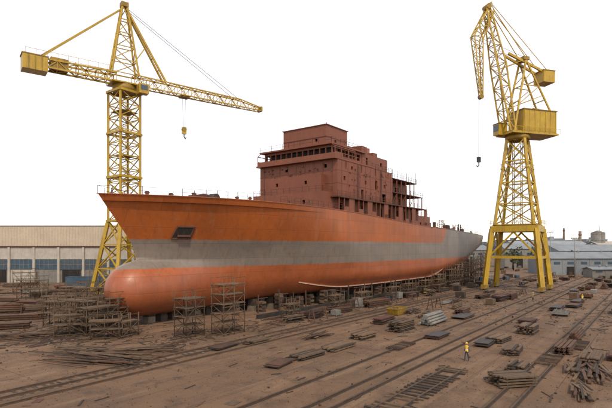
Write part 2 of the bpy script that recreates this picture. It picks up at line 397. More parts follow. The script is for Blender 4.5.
for i in range(46):
    x=85+R.random()*48; y=-R.random()*9.2; z=zd(x)-0.9; a=R.uniform(0.5,2.2); h=R.uniform(0.8,3.4)
    if 85<x<98 and y>-7.4: continue
    if R.random()<0.5: d.b2(x,x+a,y,y+a*0.7,z,z+h,R.choice([SUPER,SUPD,RUST,GREYP]))
    elif R.random()<0.5: d.cyl((x,y,z),(x,y,z+h),a*0.25,R.choice([SUPER,GREYP]),10)
    else:
        d.beam((x,y,z),(x,y,z+h+1.2),0.13,SUPD); d.beam((x,y,z+h+0.8),(x+1.8,y,z+h+0.8),0.1,SUPD); d.beam((x+1.8,y,z),(x+1.8,y,z+h+1),0.13,SUPD)
for x in (103,):
    d.lattice([(x,-8,15),(x+1.6,-8,15),(x+1.6,-6.4,15),(x,-6.4,15)],[(x,-8,19),(x+1.6,-8,19),(x+1.6,-6.4,19),(x,-6.4,19)],3,0.1,0.07,RUST)
for x,y,h in ((7,-1,.9),(10,-2.5,.8),(13,-4,1.0),(20,-6,.9),(24,-5,1.2),(31,-8,1.0),(36,-8.6,1.5),(28,-2,1.2)):
    d.cyl((x,y,17.2),(x,y,18.1+h),0.25,SUPD,12); d.beam((x-0.4,y,17.9+h),(x+0.4,y,17.9+h),0.2,SUPD)
d.b2(16,18.2,-2.6,1,17.2,19.3,SUPD); d.cyl((17,-3.2,18.6),(17,-4.6,18.6),0.7,DKST,14)
d.obj('superstructure',ship)
# ---- keel blocks, cradle and posts under ship
kb=empty('keel_blocks_and_cradle',BOW,ANG)
d=MB(CONC,WOODD,RUST)
x=8
while x<112:
    top=zb(x); ww=halfw(x,zb(x)+0.05,zb(x)+0.05,0.01)
    for y in ((0,) if x<16 else (-6.6,-3.3,0,3.3,6.6)):
        if abs(y)>max(ww-0.3,0.5): continue
        d.box((x,y,0.45),(1.2,1.5,0.9),R.choice([CONC,WOODD,WOODD]),R.uniform(-.05,.05)); d.box((x,y,(0.9+top)/2-0.01),(1.0,1.3,max(0.1,top-0.9)),WOODD,R.uniform(-.05,.05))
    if x>20 and R.random()<.62:
        for sd in (-1,1):
            w=ww+R.uniform(.3,2.2); zt=zb(x)+R.uniform(-.6,1.0)
            for k_ in range(int(zt/.35)): d.box((x+R.uniform(-.06,.06),sd*w,.17+k_*.35),(1.3 if k_%2 else .9,.9 if k_%2 else 1.4,.33),R.choice([WOODD,WOODD,WOOD,RUST]),R.uniform(-.08,.08))
    x+=R.uniform(1.7,2.6)
for sd in (-1,1):
    d.box((66,sd*10.4,.3),(92,.6,.6),DKST); d.box((66,sd*12.6,.15),(92,.35,.3),RUST)
for i in range(48):
    x=20+i*2.35+R.uniform(-.5,.5); h=R.uniform(2.4,3.8)
    if x>132: break
    w=halfw(x,zb(x)+3,5,.1)+R.uniform(.3,1.2)
    if R.random()<.7: d.beam((x,-w,0),(x+R.uniform(-.2,.2),-w,h+(zb(x)-2)),0.16,R.choice([WOODD,RUST]))
    if R.random()<.4: d.beam((x,-w,h*.8),(x+2.3,-w,h*.8),0.1,RUST)
x=100
while x<134:
    for y in (-7,-3.5,0,3.5,7):
        d.cyl((x,y,0),(x,y,zb(x)+0.3),0.28,RUST,8); d.box((x,y,0.4),(1.4,1.4,0.8),CONC)
        d.beam((x,y,.8),(x+3.5,y,zb(x)-.2),.14,RUST)
    x+=3.6
d.obj('blocks',kb)

# ---------------------------------------------------------------- tower crane (hammerhead)
TC=V((-42,110,0)); tc=empty('tower_crane',TC,0)
ca,sa_=math.cos(ANG),math.sin(ANG)
def sq(h,z,h2=None):
    h2=h2 or h; return [V((x*ca-y*sa_,x*sa_+y*ca,z)) for x,y in ((-h,-h2),(h,-h2),(h,h2),(-h,h2))]
d=MB(YEL,YELD)
d.lattice(sq(5.1,0.6),sq(2.5,17),3,0.75,0.28,YEL,True)
for p in sq(5.1,0): d.box(p+V((0,0,0.45)),(1.8,1.8,0.9),CONC,ANG)
d.lattice(sq(2.5,17),sq(2.5,46.5),10,0.46,0.2,YEL,True)
for z in (17,27,37,46.5):
    q=sq(2.75,z)
    for i in range(4): d.beam(q[i],q[(i+1)%4],0.5,YEL)
for k2 in range(75): d.beam((-0.3,0,17+k2*0.4),(0.3,0,17+k2*0.4),0.05,YELD)
d.beam((-0.3,0,16),(-0.3,0,47),0.08,YELD); d.beam((0.3,0,16),(0.3,0,47),0.08,YELD)
for z in (22,32,42):
    q=sq(2.3,z); d.face(q,YELD)
d.obj('mast',tc)
jd=V((0.8,0.6,0)); jn=V((-0.6,0.8,0))
def J(t,n,z): return jd*t+jn*n+V((0,0,z))
d=MB(YEL,YELD)
d.cyl((0,0,46.6),(0,0,48.2),2.6,YELD,20)
q=[J(-3.2,-2.6,48.2),J(3.6,-2.6,48.2),J(3.6,2.6,48.2),J(-3.2,2.6,48.2)]
d.hexa(q+[p+V((0,0,0.3)) for p in q],YEL)
for i in range(4):
    a,b_=q[i],q[(i+1)%4]
    for k2 in range(5):
        p=a.lerp(b_,k2/4); d.beam(p,p+V((0,0,1.4)),0.08,YEL)
    d.beam(a+V((0,0,1.4)),b_+V((0,0,1.4)),0.08,YEL)
d.obj('slewing_platform',tc)
d=MB(YEL)
d.lattice([J(2,-1.1,48.6),J(2,1.1,48.6),J(2,1.0,51),J(2,-1.0,51)],[J(30,-1,48.6),J(30,1,48.6),J(30,.7,50.6),J(30,-.7,50.6)],16,0.26,0.14,YEL)
d.lattice([J(30,-1,48.6),J(30,1,48.6),J(30,.7,50.6),J(30,-.7,50.6)],[J(36.5,-.8,48.6),J(36.5,.8,48.6),J(36.5,.4,49.6),J(36.5,-.4,49.6)],4,0.22,0.12,YEL)
d.box(J(36.6,0,49.1),(0.5,1.9,1.3),YELD,math.atan2(.6,.8))
d.obj('jib',tc)
d=MB(YEL)
d.lattice([J(-2,-1.3,48.6),J(-2,1.3,48.6),J(-2,1.3,50.6),J(-2,-1.3,50.6)],[J(-20,-1.3,48.6),J(-20,1.3,48.6),J(-20,1.3,50.2),J(-20,-1.3,50.2)],9,0.34,0.16,YEL)
rz=math.atan2(.6,.8)
d.box(J(-18.2,0,49.0),(4.6,3.4,3.0),YEL,rz); d.box(J(-18.2,0,50.6),(4.9,3.6,0.2),YELD,rz); d.box(J(-13.6,0,49.9),(3.4,2.4,2.3),YELD,rz)
for k2 in range(3): d.box(J(-19.4+k2*1.2,-1.76,48.9),(0.12,0.1,2.8),YELD,rz)
for t in range(-20,-3,2):
    for n in (-1.5,1.5): d.beam(J(t,n,50.6),J(t,n,51.8),0.06,YEL)
for n in (-1.5,1.5): d.beam(J(-20,n,51.8),J(-3,n,51.8),0.07,YEL)
d.obj('counter_jib',tc)
d=MB(YEL)
d.lattice([J(-3,-1.3,50.8),J(3,-1.3,50.8),J(3,1.3,50.8),J(-3,1.3,50.8)],[J(-.5,-.5,66.5),J(.6,-.5,66.5),J(.6,.5,66.5),J(-.5,.5,66.5)],5,0.36,0.18,YEL)
for n in (-.8,.8):
    d.beam(J(.4,n*.6,66),J(9.5,n,51),0.42,YEL)
    d.beam(J(-.4,n*.6,66),J(-17,n,51),0.24,YEL)
    d.beam(J(5,n*.8,58.5),J(2.2,n,54),0.16,YEL)
    d.beam(J(.4,n*.5,66.2),J(29,n,50.7),0.09,ROPE)
for k2 in range(1,6):
    t=k2/6; d.beam(J(.4,-.5,66).lerp(J(9.5,-.8,51),t),J(.4,.5,66).lerp(J(9.5,.8,51),t),0.15,YEL)
d.box(J(0,0,66.9),(1.6,1.6,1.0),YELD,rz)
d.obj('a_frame',tc)
d=MB(WHITEP,GLASS)
d.box(J(3.2,-3.4,47.2),(2.2,1.8,2.2),YEL,rz); d.box(J(4.1,-3.4,47.4),(0.6,1.5,1.2),GLASS,rz); d.box(J(3.2,-4.2,47.4),(1.6,0.3,1.1),GLASS,rz)
d.obj('operator_cab',tc)
d=MB(ROPE,YEL)
T=14.5
d.box(J(T,0,48.4),(2.2,1.9,0.5),YELD,rz)
for o in (-.4,.4): d.beam(J(T+o,0,48.3),J(T+o*.6,0,40.8),0.07,ROPE)
d.box(J(T,0,40.0),(1.0,0.6,1.7),YEL,rz); d.cyl(J(T,-.35,40.3),J(T,.35,40.3),0.6,YELD,14)
d.beam(J(T,0,39.2),J(T,0,38.4),0.2,DKST); d.beam(J(T,0,38.4),J(T+.4,0,38.0),0.18,DKST); d.beam(J(T+.4,0,38),J(T+.5,0,38.5),0.14,DKST)
d.beam(J(T,0,38.2),J(T,0,24),0.05,ROPE)
d.obj('hook_block',tc)

# ---------------------------------------------------------------- portal slewing crane
PC=P(96.9,30.1); pc=empty('portal_crane',PC,0)
d=MB(YEL,YELD)
ft=sq(5.2,0,6.7); tp=sq(4.2,15.6,5.2)
for a,b_ in zip(ft,tp):
    d.beam(a+V((0,0,1.3)),b_,1.1,YEL)
    d.box(a+V((0,0,0.85)),(3.4,1.0,1.0),YELD,ANG)
    for k2 in (-1.1,-.4,.4,1.1):
        c_=a+UU*k2+V((0,0,0.34)); d.cyl(c_-NN*.2,c_+NN*.2,0.3,DKST,12)
for i in range(4):
    a,b_=tp[i],tp[(i+1)%4]; d.beam(a,b_,1.05,YEL,1.5)
    a1,b1=ft[i].lerp(tp[i],.52),ft[(i+1)%4].lerp(tp[(i+1)%4],.52)
    a1.z=b1.z=8.4
    d.beam(a1,b1,0.5,YEL,0.6); mid=(tp[i]+tp[(i+1)%4])/2
    d.beam(a1,mid-V((0,0,.8)),0.4,YEL); d.beam(b1,mid-V((0,0,.8)),0.4,YEL)
d.hexa([p+V((0,0,.86)) for p in sq(4.2,15.6,5.2)]+[p+V((0,0,1.0)) for p in sq(4.2,15.6,5.2)],YELD)
q=sq(4.8,16.6,5.8)
for i in range(4):
    for k2 in range(7):
        p=q[i].lerp(q[(i+1)%4],k2/7); d.beam(p,p+V((0,0,1.1)),0.08,YEL)
    for h in (.55,1.1): d.beam(q[i]+V((0,0,h)),q[(i+1)%4]+V((0,0,h)),0.07,YEL)
for k2 in range(28):
    p=ft[0].lerp(tp[0],0.08)+UU*(1.2+k2*.22)+V((0,0,.4*k2)); d.box(p-NN*0.6,(0.8,0.3,0.06),YELD,ANG)
d.obj('portal_legs',pc)
d=MB(YEL)
d.lattice(sq(4.0,16.6,4.6),sq(2.1,38.4),4,0.62,0.3,YEL,True)
d.lattice(sq(1.0,16.6),sq(1.0,38.4),12,0.12,0.08,YELD)
for z,h in ((24,3.4),(31,2.8)):
    q=sq(h+.5,z,h+.6)
    for i in range(4): d.beam(q[i],q[(i+1)%4],0.12,YEL); d.beam(q[i]+V((0,0,1.1)),q[(i+1)%4]+V((0,0,1.1)),0.08,YEL)
d.obj('tower',pc)
ed=V((-.96,-.28,0)); en=V((-.28,.96,0)); er=math.atan2(-.28,-.96)
def E(a,n,z): return ed*a+en*n+V((0,0,z))
d=MB(YEL)
d.cyl((0,0,38.4),(0,0,39.6),3.0,YELD,24)
d.box(E(-3,0,39.9),(14,6.4,0.5),YEL,er)
for n in (-3.4,3.4):
    d.beam(E(4.5,n,41.2),E(-10.5,n,41.2),0.08,YEL)
    for k2 in range(10): d.beam(E(4.5-k2*1.66,n,40),E(4.5-k2*1.66,n,41.2),0.08,YEL)
d.obj('slewing_platform',pc)
d=MB(YEL)
d.box(E(-4.6,0,43),(10.2,5.6,5.6),YEL,er); d.box(E(-4.6,0,45.9),(10.6,6.0,0.2),YELD,er)
for k2 in range(7): d.box(E(.2-k2*1.6,-2.83,43),(0.12,0.1,5.5),YEL,er); d.box(E(.2-k2*1.6,2.83,43),(0.12,0.1,5.5),YEL,er)
d.box(E(-2.4,2.84,43.6),(1.4,0.08,0.9),DKST,er); d.box(E(-7,2.84,43.6),(1.4,0.08,0.9),DKST,er); d.box(E(-9.72,0,43.2),(0.06,2.4,1.6),DKST,er)
d.box(E(-5,0,46.4),(2,2,0.9),YELD,er)
d.obj('machinery_house',pc)
d=MB(YEL,GLASS)
d.box(E(4.0,1.6,41.2),(2.6,2.2,2.9),YEL,er); d.box(E(5.1,1.6,41.6),(0.6,1.9,1.5),GLASS,er); d.box(E(4.0,2.6,41.6),(2.0,0.3,1.3),GLASS,er); d.box(E(4,1.6,42.7),(2.9,2.5,0.15),YELD,er)
d.obj('operator_cab',pc)
d=MB(YEL)
for n in (-2,2):
    d.beam(E(2.6,n,40.2),E(-1.6,n*.6,59),0.42,YEL); d.beam(E(-8.5,n,46),E(-1.6,n*.6,59),0.36,YEL)
    d.beam(E(1.4,n*.9,47),E(-6.2,n*.85,50),0.2,YEL); d.beam(E(0,n*.8,52.5),E(-5.2,n*.8,52.3),0.2,YEL); d.beam(E(1.4,n*.9,47),E(-5.2,n*.8,52.3),0.18,YEL)
    d.beam(E(.1,n*.8,52.5),E(-3.2,n*.7,56),0.18,YEL)
for a,z,n in ((2,44,1.9),(1.2,48,1.7),(.2,52,1.5),(-.8,56,1.3),(-1.6,59,1.2),(-6.5,48.8,1.8),(-4,53.6,1.5)): d.beam(E(a,-n,z),E(a,n,z),0.22,YEL)
for k2 in range(8): d.beam(E(-1.4-.9*k2,2.2,59-k2*1.7),E(-1.8-.9*k2,2.2,58-k2*1.7),0.05,YEL)
for n in (-1.3,1.3): d.beam(E(3.4,n*.6,60.2),E(-9.5,n,55.6),0.4,YEL,0.6)
d.box(E(-8.4,0,55.2),(3.6,3.6,2.9),YEL,er); d.box(E(-8.4,0,56.8),(3.8,3.8,0.2),YELD,er)
d.box(E(-1.6,0,59.4),(1.8,3,.8),YELD,er)
d.obj('a_frame_and_counterweight',pc)
d=MB(YEL)
f0=[E(3.6,-1.9,40.4),E(3.6,1.9,40.4),E(2.0,1.9,40.4),E(2.0,-1.9,40.4)]
f1=[E(7.2,-1.4,57),E(7.2,1.4,57),E(4.6,1.4,57.6),E(4.6,-1.4,57.6)]
f2=[E(9.7,-.6,71),E(9.7,.6,71),E(8.7,.6,71.2),E(8.7,-.6,71.2)]
d.lattice(f0,f1,6,0.34,0.17,YEL); d.lattice(f1,f2,6,0.3,0.15,YEL)
g0=[E(8.4,-.7,72.6),E(8.4,.7,72.6),E(7.6,.7,70.2),E(7.6,-.7,70.2)]
g1=[E(13.4,-.8,63.6),E(13.4,.8,63.6),E(10.9,.8,63),E(10.9,-.8,63)]
g2=[E(11.3,-.35,49),E(11.3,.35,49),E(10.6,.35,48.8),E(10.6,-.35,48.8)]
d.lattice(g0,g1,4,0.26,0.15,YEL); d.lattice(g1,g2,7,0.24,0.13,YEL)
d.cyl(E(9.2,-1,71.4),E(9.2,1,71.4),0.7,YELD,14); d.cyl(E(11,-.5,48.7),E(11,.5,48.7),0.6,YELD,14)
for n in (-.6,.6):
    d.beam(E(7.8,n,71.8),E(-8.8,n*2,56.4),0.13,YEL); d.beam(E(7.8,n,71),E(-1.6,n*1.8,59.6),0.16,YEL); d.beam(E(10.8,n,63),E(-1.2,n*1.8,59.6),0.07,ROPE)
    d.beam(E(6,n,56),E(-1.2,n*1.8,59),0.16,YEL)
d.obj('luffing_jib',pc)
d=MB(ROPE,DKST)
for n in (-.25,.25): d.beam(E(11.6,n,48.6),E(11.6,n*.8,33.5),0.06,ROPE)
d.box(E(11.6,0,32.9),(.9,.5,1.3),DKST,er); d.beam(E(11.6,0,32.3),E(11.6,0,31.4),.2,DKST); d.beam(E(11.6,0,31.4),E(12.1,0,31),.18,DKST); d.beam(E(12.1,0,31),E(12.2,0,31.6),.14,DKST)
d.obj('hook_block',pc)

# ---------------------------------------------------------------- rails
def track(name,w,gauge,s0_,s1_,sleep=0):
    d=MB(RUST,WOODD)
    for g_ in ((-gauge/2,gauge/2) if gauge else (0,)):
        d.box(((s0_+s1_)/2,-(w+g_),0.06),(s1_-s0_,0.09,0.1),RUST); d.box(((s0_+s1_)/2,-(w+g_),0.13),(s1_-s0_,0.13,0.04),RUST2)
        d.box(((s0_+s1_)/2,-(w+g_),0.012),(s1_-s0_,0.42,0.02),WOODD)
    if sleep:
        x=s0_
        while x<s1_:
            if R.random()<0.9: d.box((x+R.uniform(-.06,.06),-w+R.uniform(-.15,.15),0.0),(0.26,gauge+1.1,sleep*2*R.uniform(.5,1)),R.choice([WOOD,WOODD,WOODD]),R.uniform(-.04,.04))
            x+=0.72
    return d.obj(name,None,BOW,ANG)
track('crane_rail',23.3,0,-60,190); track('crane_rail',36.9,0,-60,190)
track('rail_track',20.8,1.5,-60,170,.04); track('rail_track',41.2,1.5,-60,200); track('rail_track',51,1.5,-60,200)
track('rail_track',-26,1.5,-70,60,.05)
track('rail_track',45,1.5,-16,9,.14)

# ---------------------------------------------------------------- scaffolds
def scaffold(loc,lx,ly,h,lev,rz=ANG,name='scaffold_tower'):
    d=MB(RUST2,WOOD); nx=max(1,round(lx/1.6))
    for i in range(nx+1):
        for y in (-ly/2,ly/2):
            x=-lx/2+i*lx/nx; d.cyl((x,y,0),(x,y,h+R.uniform(.2,1.1)),0.055,RUST2,6)
            d.box((x,y,0.03),(.25,.25,.06),WOODD)
    for l in range(lev+1):
        z=0.25+l*(h-.3)/lev
        for y in (-ly/2,ly/2):
            d.cyl((-lx/2-.2,y,z),(lx/2+.2,y,z),0.045,RUST2,6)
            if l: d.cyl((-lx/2-.2,y,z+.9),(lx/2+.2,y,z+.9),0.035,RUST2,6)
        for i in range(nx+1): d.cyl((-lx/2+i*lx/nx,-ly/2-.15,z),(-lx/2+i*lx/nx,ly/2+.15,z),0.045,RUST2,6)
        if l:
            k_=int(ly/.27)
            for j in range(k_):
                if R.random()<.85: d.box((R.uniform(-.2,.2),-ly/2+.15+j*.27,z+.07),(lx+.4,.23,.05),WOOD,R.uniform(-.01,.01))
        if l<lev:
            z2=0.25+(l+1)*(h-.3)/lev
            for i in range(nx):
                a,b_=-lx/2+i*lx/nx,-lx/2+(i+1)*lx/nx
                if (i+l)%2: a,b_=b_,a
                for y in (-ly/2-.05,ly/2+.05): d.cyl((a,y,z),(b_,y,z2),0.035,RUST2,6)
            for xx_ in (-lx/2-.05,lx/2+.05): d.cyl((xx_,-ly/2,z),(xx_,ly/2,z2),0.035,RUST2,6)
    return d.obj(name,None,loc,rz)
scaffold((-14.4,58.8,0),2.8,2.2,4.7,4); scaffold((-9.9,60.6,0),3.6,2.2,6.3,5)
for x,y,lx,ly,h,l,rz_ in ((-26.6,60.8,4.5,2,3.4,3,ANG+.1),(-30.5,63.5,5,2,3.9,3,ANG-1.4),(-32,73,6,2,4.8,3,.3),(-24,57.2,3.2,1.8,2.2,2,.2),(-29.4,59.2,3.4,2,2.6,2,.5),(-34.2,67,4.5,2,3.4,2,.1),(-27.9,66.2,3,1.8,3.4,2,ANG),
    (-22.2,58.6,2.6,1.6,1.9,2,ANG+.2),(-31,70,4,2,3.6,2,1.2),(-38,74,5,2,3.4,2,.2),(-28,80,5,2,5,3,.3),(-36,82,6,2,4,3,.1),(-25.5,63.6,2.6,1.8,4.2,3,ANG),(-29,76,4,2,5.5,4,.3)): scaffold((x,y,0),lx,ly,h,l,rz_)
for s_,w_,lx,h,l in ((24,13.6,2.6,2.2,2),(36,14.2,3,2.6,2),(46,13.9,4,2.4,2),(58,14.2,4,2.6,2),(66,14.2,4,2.8,2),(75,14.3,4,3.0,2),(84,14.2,5,4,3),(92,14.3,6,5,3),(99,13.9,5,6,4),(106,13.5,5,6.5,4),(113,13,5,7,4),(120,12.5,6,7,4),(128,12,5,8,4),(134,11,4,9,5),(140,3,3,9,5),(140,-3,3,7,4)):
    scaffold(P(s_,w_),lx,1.6,h,l)
for x,y,h in ((-58,101,4),(-47,96,3),(-66,112,5),(-52,120,5),(-75,104,3)): scaffold((x,y,0),R.uniform(4,8),2,h,2,R.uniform(-.3,.8))

# ---------------------------------------------------------------- stacks & yard objects
def timber_stack(loc,L,W,Hh,rz,mat=None,messy=.05,name='timber_stack'):
    d=MB(WOOD,WOODD); z=0; mats=mat or [WOOD,WOOD,WOODD]
    while z<Hh:
        d.box((-L*.35,0,z+.05),(.12,W,.1),WOODD); d.box((L*.35,0,z+.05),(.12,W,.1),WOODD); z+=.1
        y=-W/2
        while y<W/2:
            pw=R.uniform(.16,.3)
            if R.random()<.9: d.box((R.uniform(-.2,.2),y+pw/2,z+.06),(L*R.uniform(.85,1.05),pw*.93,.12),R.choice(mats),R.uniform(-messy,messy)*.4)
            y+=pw
        z+=.12
    return d.obj(name,None,loc,rz)
def plate_stack(loc,L,W,n,rz,mats=(RUST,SUPD,DKST)):
    d=MB()
    for y in (-.35,.35): d.box((0,W*y,.08),(L*.9,.16,.16),WOODD)
    for i in range(n): d.box((R.uniform(-.15,.15),R.uniform(-.12,.12),.18+i*.07),(L*R.uniform(.85,1),W*R.uniform(.85,1),.045),R.choice(mats),R.uniform(-.05,.05))
    return d.obj('steel_plate_stack',None,loc,rz)
def pipe_bundle(loc,L,n,r,rz,mat=RUST):
    d=MB(); rows=n; z=r+.12
    for x in (-L*.3,L*.3): d.box((x,0,.06),(.15,n*2*r+.3,.12),WOODD)
    while rows>0:
        for i in range(rows): o=R.uniform(-.25,.25); d.cyl((-L/2+o,(i-(rows-1)/2)*2*r,z),(L/2+o,(i-(rows-1)/2)*2*r,z),r,mat,8)
        rows-=1; z+=1.75*r
        if n-rows>3: break
    return d.obj('pipe_bundle',None,loc,rz)
def planks(loc,L,spread,n,rz,name='timber_pile'):
    d=MB()
    for i in range(n):
        z=.05+.07*(i*9//n)*R.uniform(.3,1.0); d.box((R.gauss(0,spread*.5),R.gauss(0,spread*.28),z+.03),(L*R.uniform(.5,1.1),R.uniform(.1,.28),.07),R.choice([WOOD,WOODD,WOOD,RUST]),R.gauss(0,.16),0,R.uniform(-.02,.02))
    return d.obj(name,None,loc,rz)
def beams(loc,L,n,rz,mat=RUST):
    d=MB()
    for i in range(n):
        y=(i%4-1.5)*.42+R.uniform(-.04,.04); z=.12+(i//4)*.36; o=R.uniform(-.4,.4); l=L*R.uniform(.8,1)
        if i%4==0: d.box((-L*.3,0,z-.06),(.12,1.9,.1),WOODD); d.box((L*.3,0,z-.06),(.12,1.9,.1),WOODD)
        d.box((o,y,z+.015),(l,.3,.03),mat); d.box((o,y,z+.15),(l,.03,.24),mat); d.box((o,y,z+.285),(l,.3,.03),mat)
    return d.obj('steel_beam_stack',None,loc,rz)
def crate(loc,L,W,Hh,rz,mat=WOOD):
    d=MB(mat)
    d.b2(-L/2+.04,L/2-.04,-W/2+.04,W/2-.04,.14,Hh-.04,mat)
    for x in (-L/2+.1,0,L/2-.1): d.b2(x-.08,x+.08,-W/2,W/2,0,.13,WOODD)
    k_=int(Hh/.22)
    for i in range(k_):
        z=.15+i*(Hh-.15)/k_
        for y in (-W/2,W/2): d.box((0,y,z+.09),(L,.04,.17),mat)
        for x in (-L/2,L/2): d.box((x,0,z+.09),(.04,W,.17),mat)
    for x in (-L/2+.06,L/2-.06):
        for y in (-W/2-.03,W/2+.03): d.box((x,y,Hh/2),(.12,.05,Hh),mat)
    d.box((0,0,Hh),(L+.06,W+.06,.05),mat)
    return d.obj('wooden_crate',None,loc,rz)
def skip(loc,L,W,Hh,rz,mat):
    d=MB(mat); o=.35
    b0=[V((-L/2+o,-W/2+.1,.15)),V((L/2-o,-W/2+.1,.15)),V((L/2-o,W/2-.1,.15)),V((-L/2+o,W/2-.1,.15))]; t0=[V((-L/2,-W/2,Hh)),V((L/2,-W/2,Hh)),V((L/2,W/2,Hh)),V((-L/2,W/2,Hh))]
    d.face(b0,mat)
    for i in range(4):
        j=(i+1)%4; d.face([b0[i],b0[j],t0[j],t0[i]],mat); d.beam(t0[i],t0[j],.12,mat)
        for k_ in (.2,.5,.8): d.beam(b0[i].lerp(b0[j],k_),t0[i].lerp(t0[j],k_),.09,mat)
    for k_ in range(14): d.box((R.uniform(-L*.35,L*.35),R.uniform(-W*.3,W*.3),Hh*.75+R.uniform(-.1,.25)),(R.uniform(.3,1.2),.15,.1),R.choice([WOOD,RUST,GREYP]),R.uniform(0,3),R.uniform(-.3,.3))
    d.box((0,0,.08),(L*.6,W*.8,.14),mat)
    return d.obj('waste_skip',None,loc,rz)
def container(loc,L,rz,mat):
    d=MB(mat); W=2.44;Hh=2.6
    d.b2(-L/2+.06,L/2-.06,-W/2+.06,W/2-.06,.1,Hh-.05,mat)
    for x in (-L/2+.08,L/2-.08):
        for y in (-W/2+.08,W/2-.08): d.b2(x-.08,x+.08,y-.08,y+.08,0,Hh,mat)
    for z in (.08,Hh-.07):
        for y in (-W/2+.07,W/2-.07): d.b2(-L/2+.16,L/2-.16,y-.06,y+.06,z-.07,z+.06,mat)
    n=int(L/.3)
    for i in range(n):
        x=-L/2+.25+i*(L-.5)/n
        for y in (-W/2+.05,W/2-.05): d.b2(x,x+.14,y-.025,y+.025,.16,Hh-.15,mat)
    for y in (-.55,-.2,.2,.55):
        d.cyl((-L/2+.03,y,.2),(-L/2+.03,y,Hh-.2),.025,GREYP,6)
    d.box((-L/2+.05,0,Hh/2),(.03,.03,Hh-.4),DKST)
    return d.obj('shipping_container',None,loc,rz)
def drums(loc,n,rz):
    d=MB()
    for i in range(n):
        x,y=(i%3)*.68+R.uniform(-.05,.05),(i//3)*.68; mt=R.choice([BLUE,RUST,RUST,GREYP])
        d.cyl((x,y,0),(x,y,.88),.29,mt,14)
        for z in (.3,.58,.86): d.cyl((x,y,z-.02),(x,y,z+.02),.305,mt,14)
    return d.obj('oil_drums',None,loc,rz)
def welder(loc,rz,mat):
    d=MB(mat); d.b2(-.8,.8,-.45,.45,.3,1.3,mat); d.b2(-.84,.84,-.48,.48,1.3,1.36,DKST); d.b2(-.81,-.3,-.47,.47,.5,1.1,DKST)
    for x in (-.55,.55):
        for y in (-.5,.5): d.cyl((x,y-.05,.2),(x,y+.05,.2),.2,BLK,12)
    d.beam((.8,0,.35),(1.5,0,.25),.06,DKST)
    return d.obj('welding_generator',None,loc,rz)
def trestle(loc,L,h,rz,mat=RUST):
    d=MB(mat)
    for x in (-L/2,L/2):
        for y in (-.6,.6): d.beam((x,y,0),(x*.95,y*.3,h),.12,mat)
        d.beam((x*.98,-.4,h*.45),(x*.98,.4,h*.45),.1,mat)
    for y in (-.18,.18): d.beam((-L/2-.2,y,h),(L/2+.2,y,h),.16,mat)
    d.beam((-L/2,.5,h*.3),(L/2,.3,h*.7),.07,mat)
    return d.obj('steel_trestle',None,loc,rz)
def panel(loc,L,W,rz,mat=SUPD):
    d=MB(mat); d.box((0,0,.35),(L,W,.04),mat)
    for i in range(int(L/.8)+1): d.box((-L/2+.05+i*.8,0,.52),(.04,W,.3),mat)
    for y in (-W/3,0,W/3): d.box((0,y,.57),(L,.05,.42),mat)
    for x in (-L/2+.5,L/2-.5): d.box((x,0,.16),(.3,W,.32),WOODD)
    return d.obj('stiffened_hull_panel',None,loc,rz)
def grating(loc,L,W,rz,mat=RUST):
    d=MB(mat); n=int(L/.45)
    for i in range(n+1): d.box((-L/2+i*L/n,0,.14),(.16,W,.16),R.choice([WOODD,mat,WOOD]),R.uniform(-.02,.02))
    for y in (-W/2+.2,0,W/2-.2): d.box((0,y,.045),(L+.4,.14,.07),mat)
    return d.obj('timber_grating',None,loc,rz)
planks((-20.4,47.2,0),6.5,4.5,80,-.25); planks((-17.5,50.2,0),5,2.5,34,.1); planks((-34.5,58,0),4,3.5,50,.4)
timber_stack((.2,47.6,0),4.2,1.6,.3,ANG-.05); timber_stack((3.6,51.6,0),4.6,1.7,.35,ANG); plate_stack((-2.5,44.3,0),3,1.6,3,ANG+.2); timber_stack((7,57.5,0),3.4,1.8,.5,ANG)
timber_stack((16.5,38,0),3.2,1.9,.75,.2); timber_stack((19,42.5,0),2.6,1.4,.6,ANG)
planks((24.6,41.2,0),5,2.4,46,ANG+.15); timber_stack((27,45,0),4.4,1.6,.8,ANG); timber_stack((21.6,49.5,0),3.6,1.4,.5,ANG+.1); beams((27.5,50.5,0),5.5,8,ANG)
timber_stack((22.5,55.5,0),3.6,1.8,.6,ANG-.1); plate_stack((20.2,53.5,0),3.6,1.7,5,ANG); plate_stack((16,58,0),4,1.9,5,ANG); pipe_bundle((33,58,0),6,5,.12,ANG); timber_stack((28.5,61,0),3.6,1.9,.9,ANG)
planks((20.6,35.6,0),3.5,1.2,18,1.2); timber_stack((26.5,37.2,0),3.4,1.3,.45,ANG); grating((23.5,46,0),4,1.8,ANG); grating((30,53,0),5,2.2,ANG); grating((10.5,52.5,0),4,1.6,ANG)
plate_stack((31,47,0),4.5,2,7,ANG); plate_stack((35.5,52,0),5,2.2,8,ANG); timber_stack((33,42,0),4,1.8,.7,ANG)
plate_stack((-9,52,0),3.6,1.6,2,ANG+.1); timber_stack((-5.5,54.5,0),3,1.2,.25,ANG); planks((1.5,58.5,0),3,1.8,20,ANG)
beams((-44,72,0),8,8,.3); beams((-38,84,0),9,8,.2); pipe_bundle((-52,80,0),8,6,.18,.2); timber_stack((-48,90,0),5,2,1,.3); beams((-40,64,0),6,8,.4)
occ=[(V((x,y,0)),3) for x,y in ((28.5,61),(33,58),(31,47),(35.5,52),(33,42),(30,53),(27.5,50.5),(27,45),(22.5,55.5),(20.2,53.5),(16,58),(10.5,52.5),(7,57.5),(15.5,45.9),(21.6,49.5))]
def free(p,r):
    for q,rr in occ:
        if (p-q).length<r+rr: return False
    occ.append((p,r)); return True
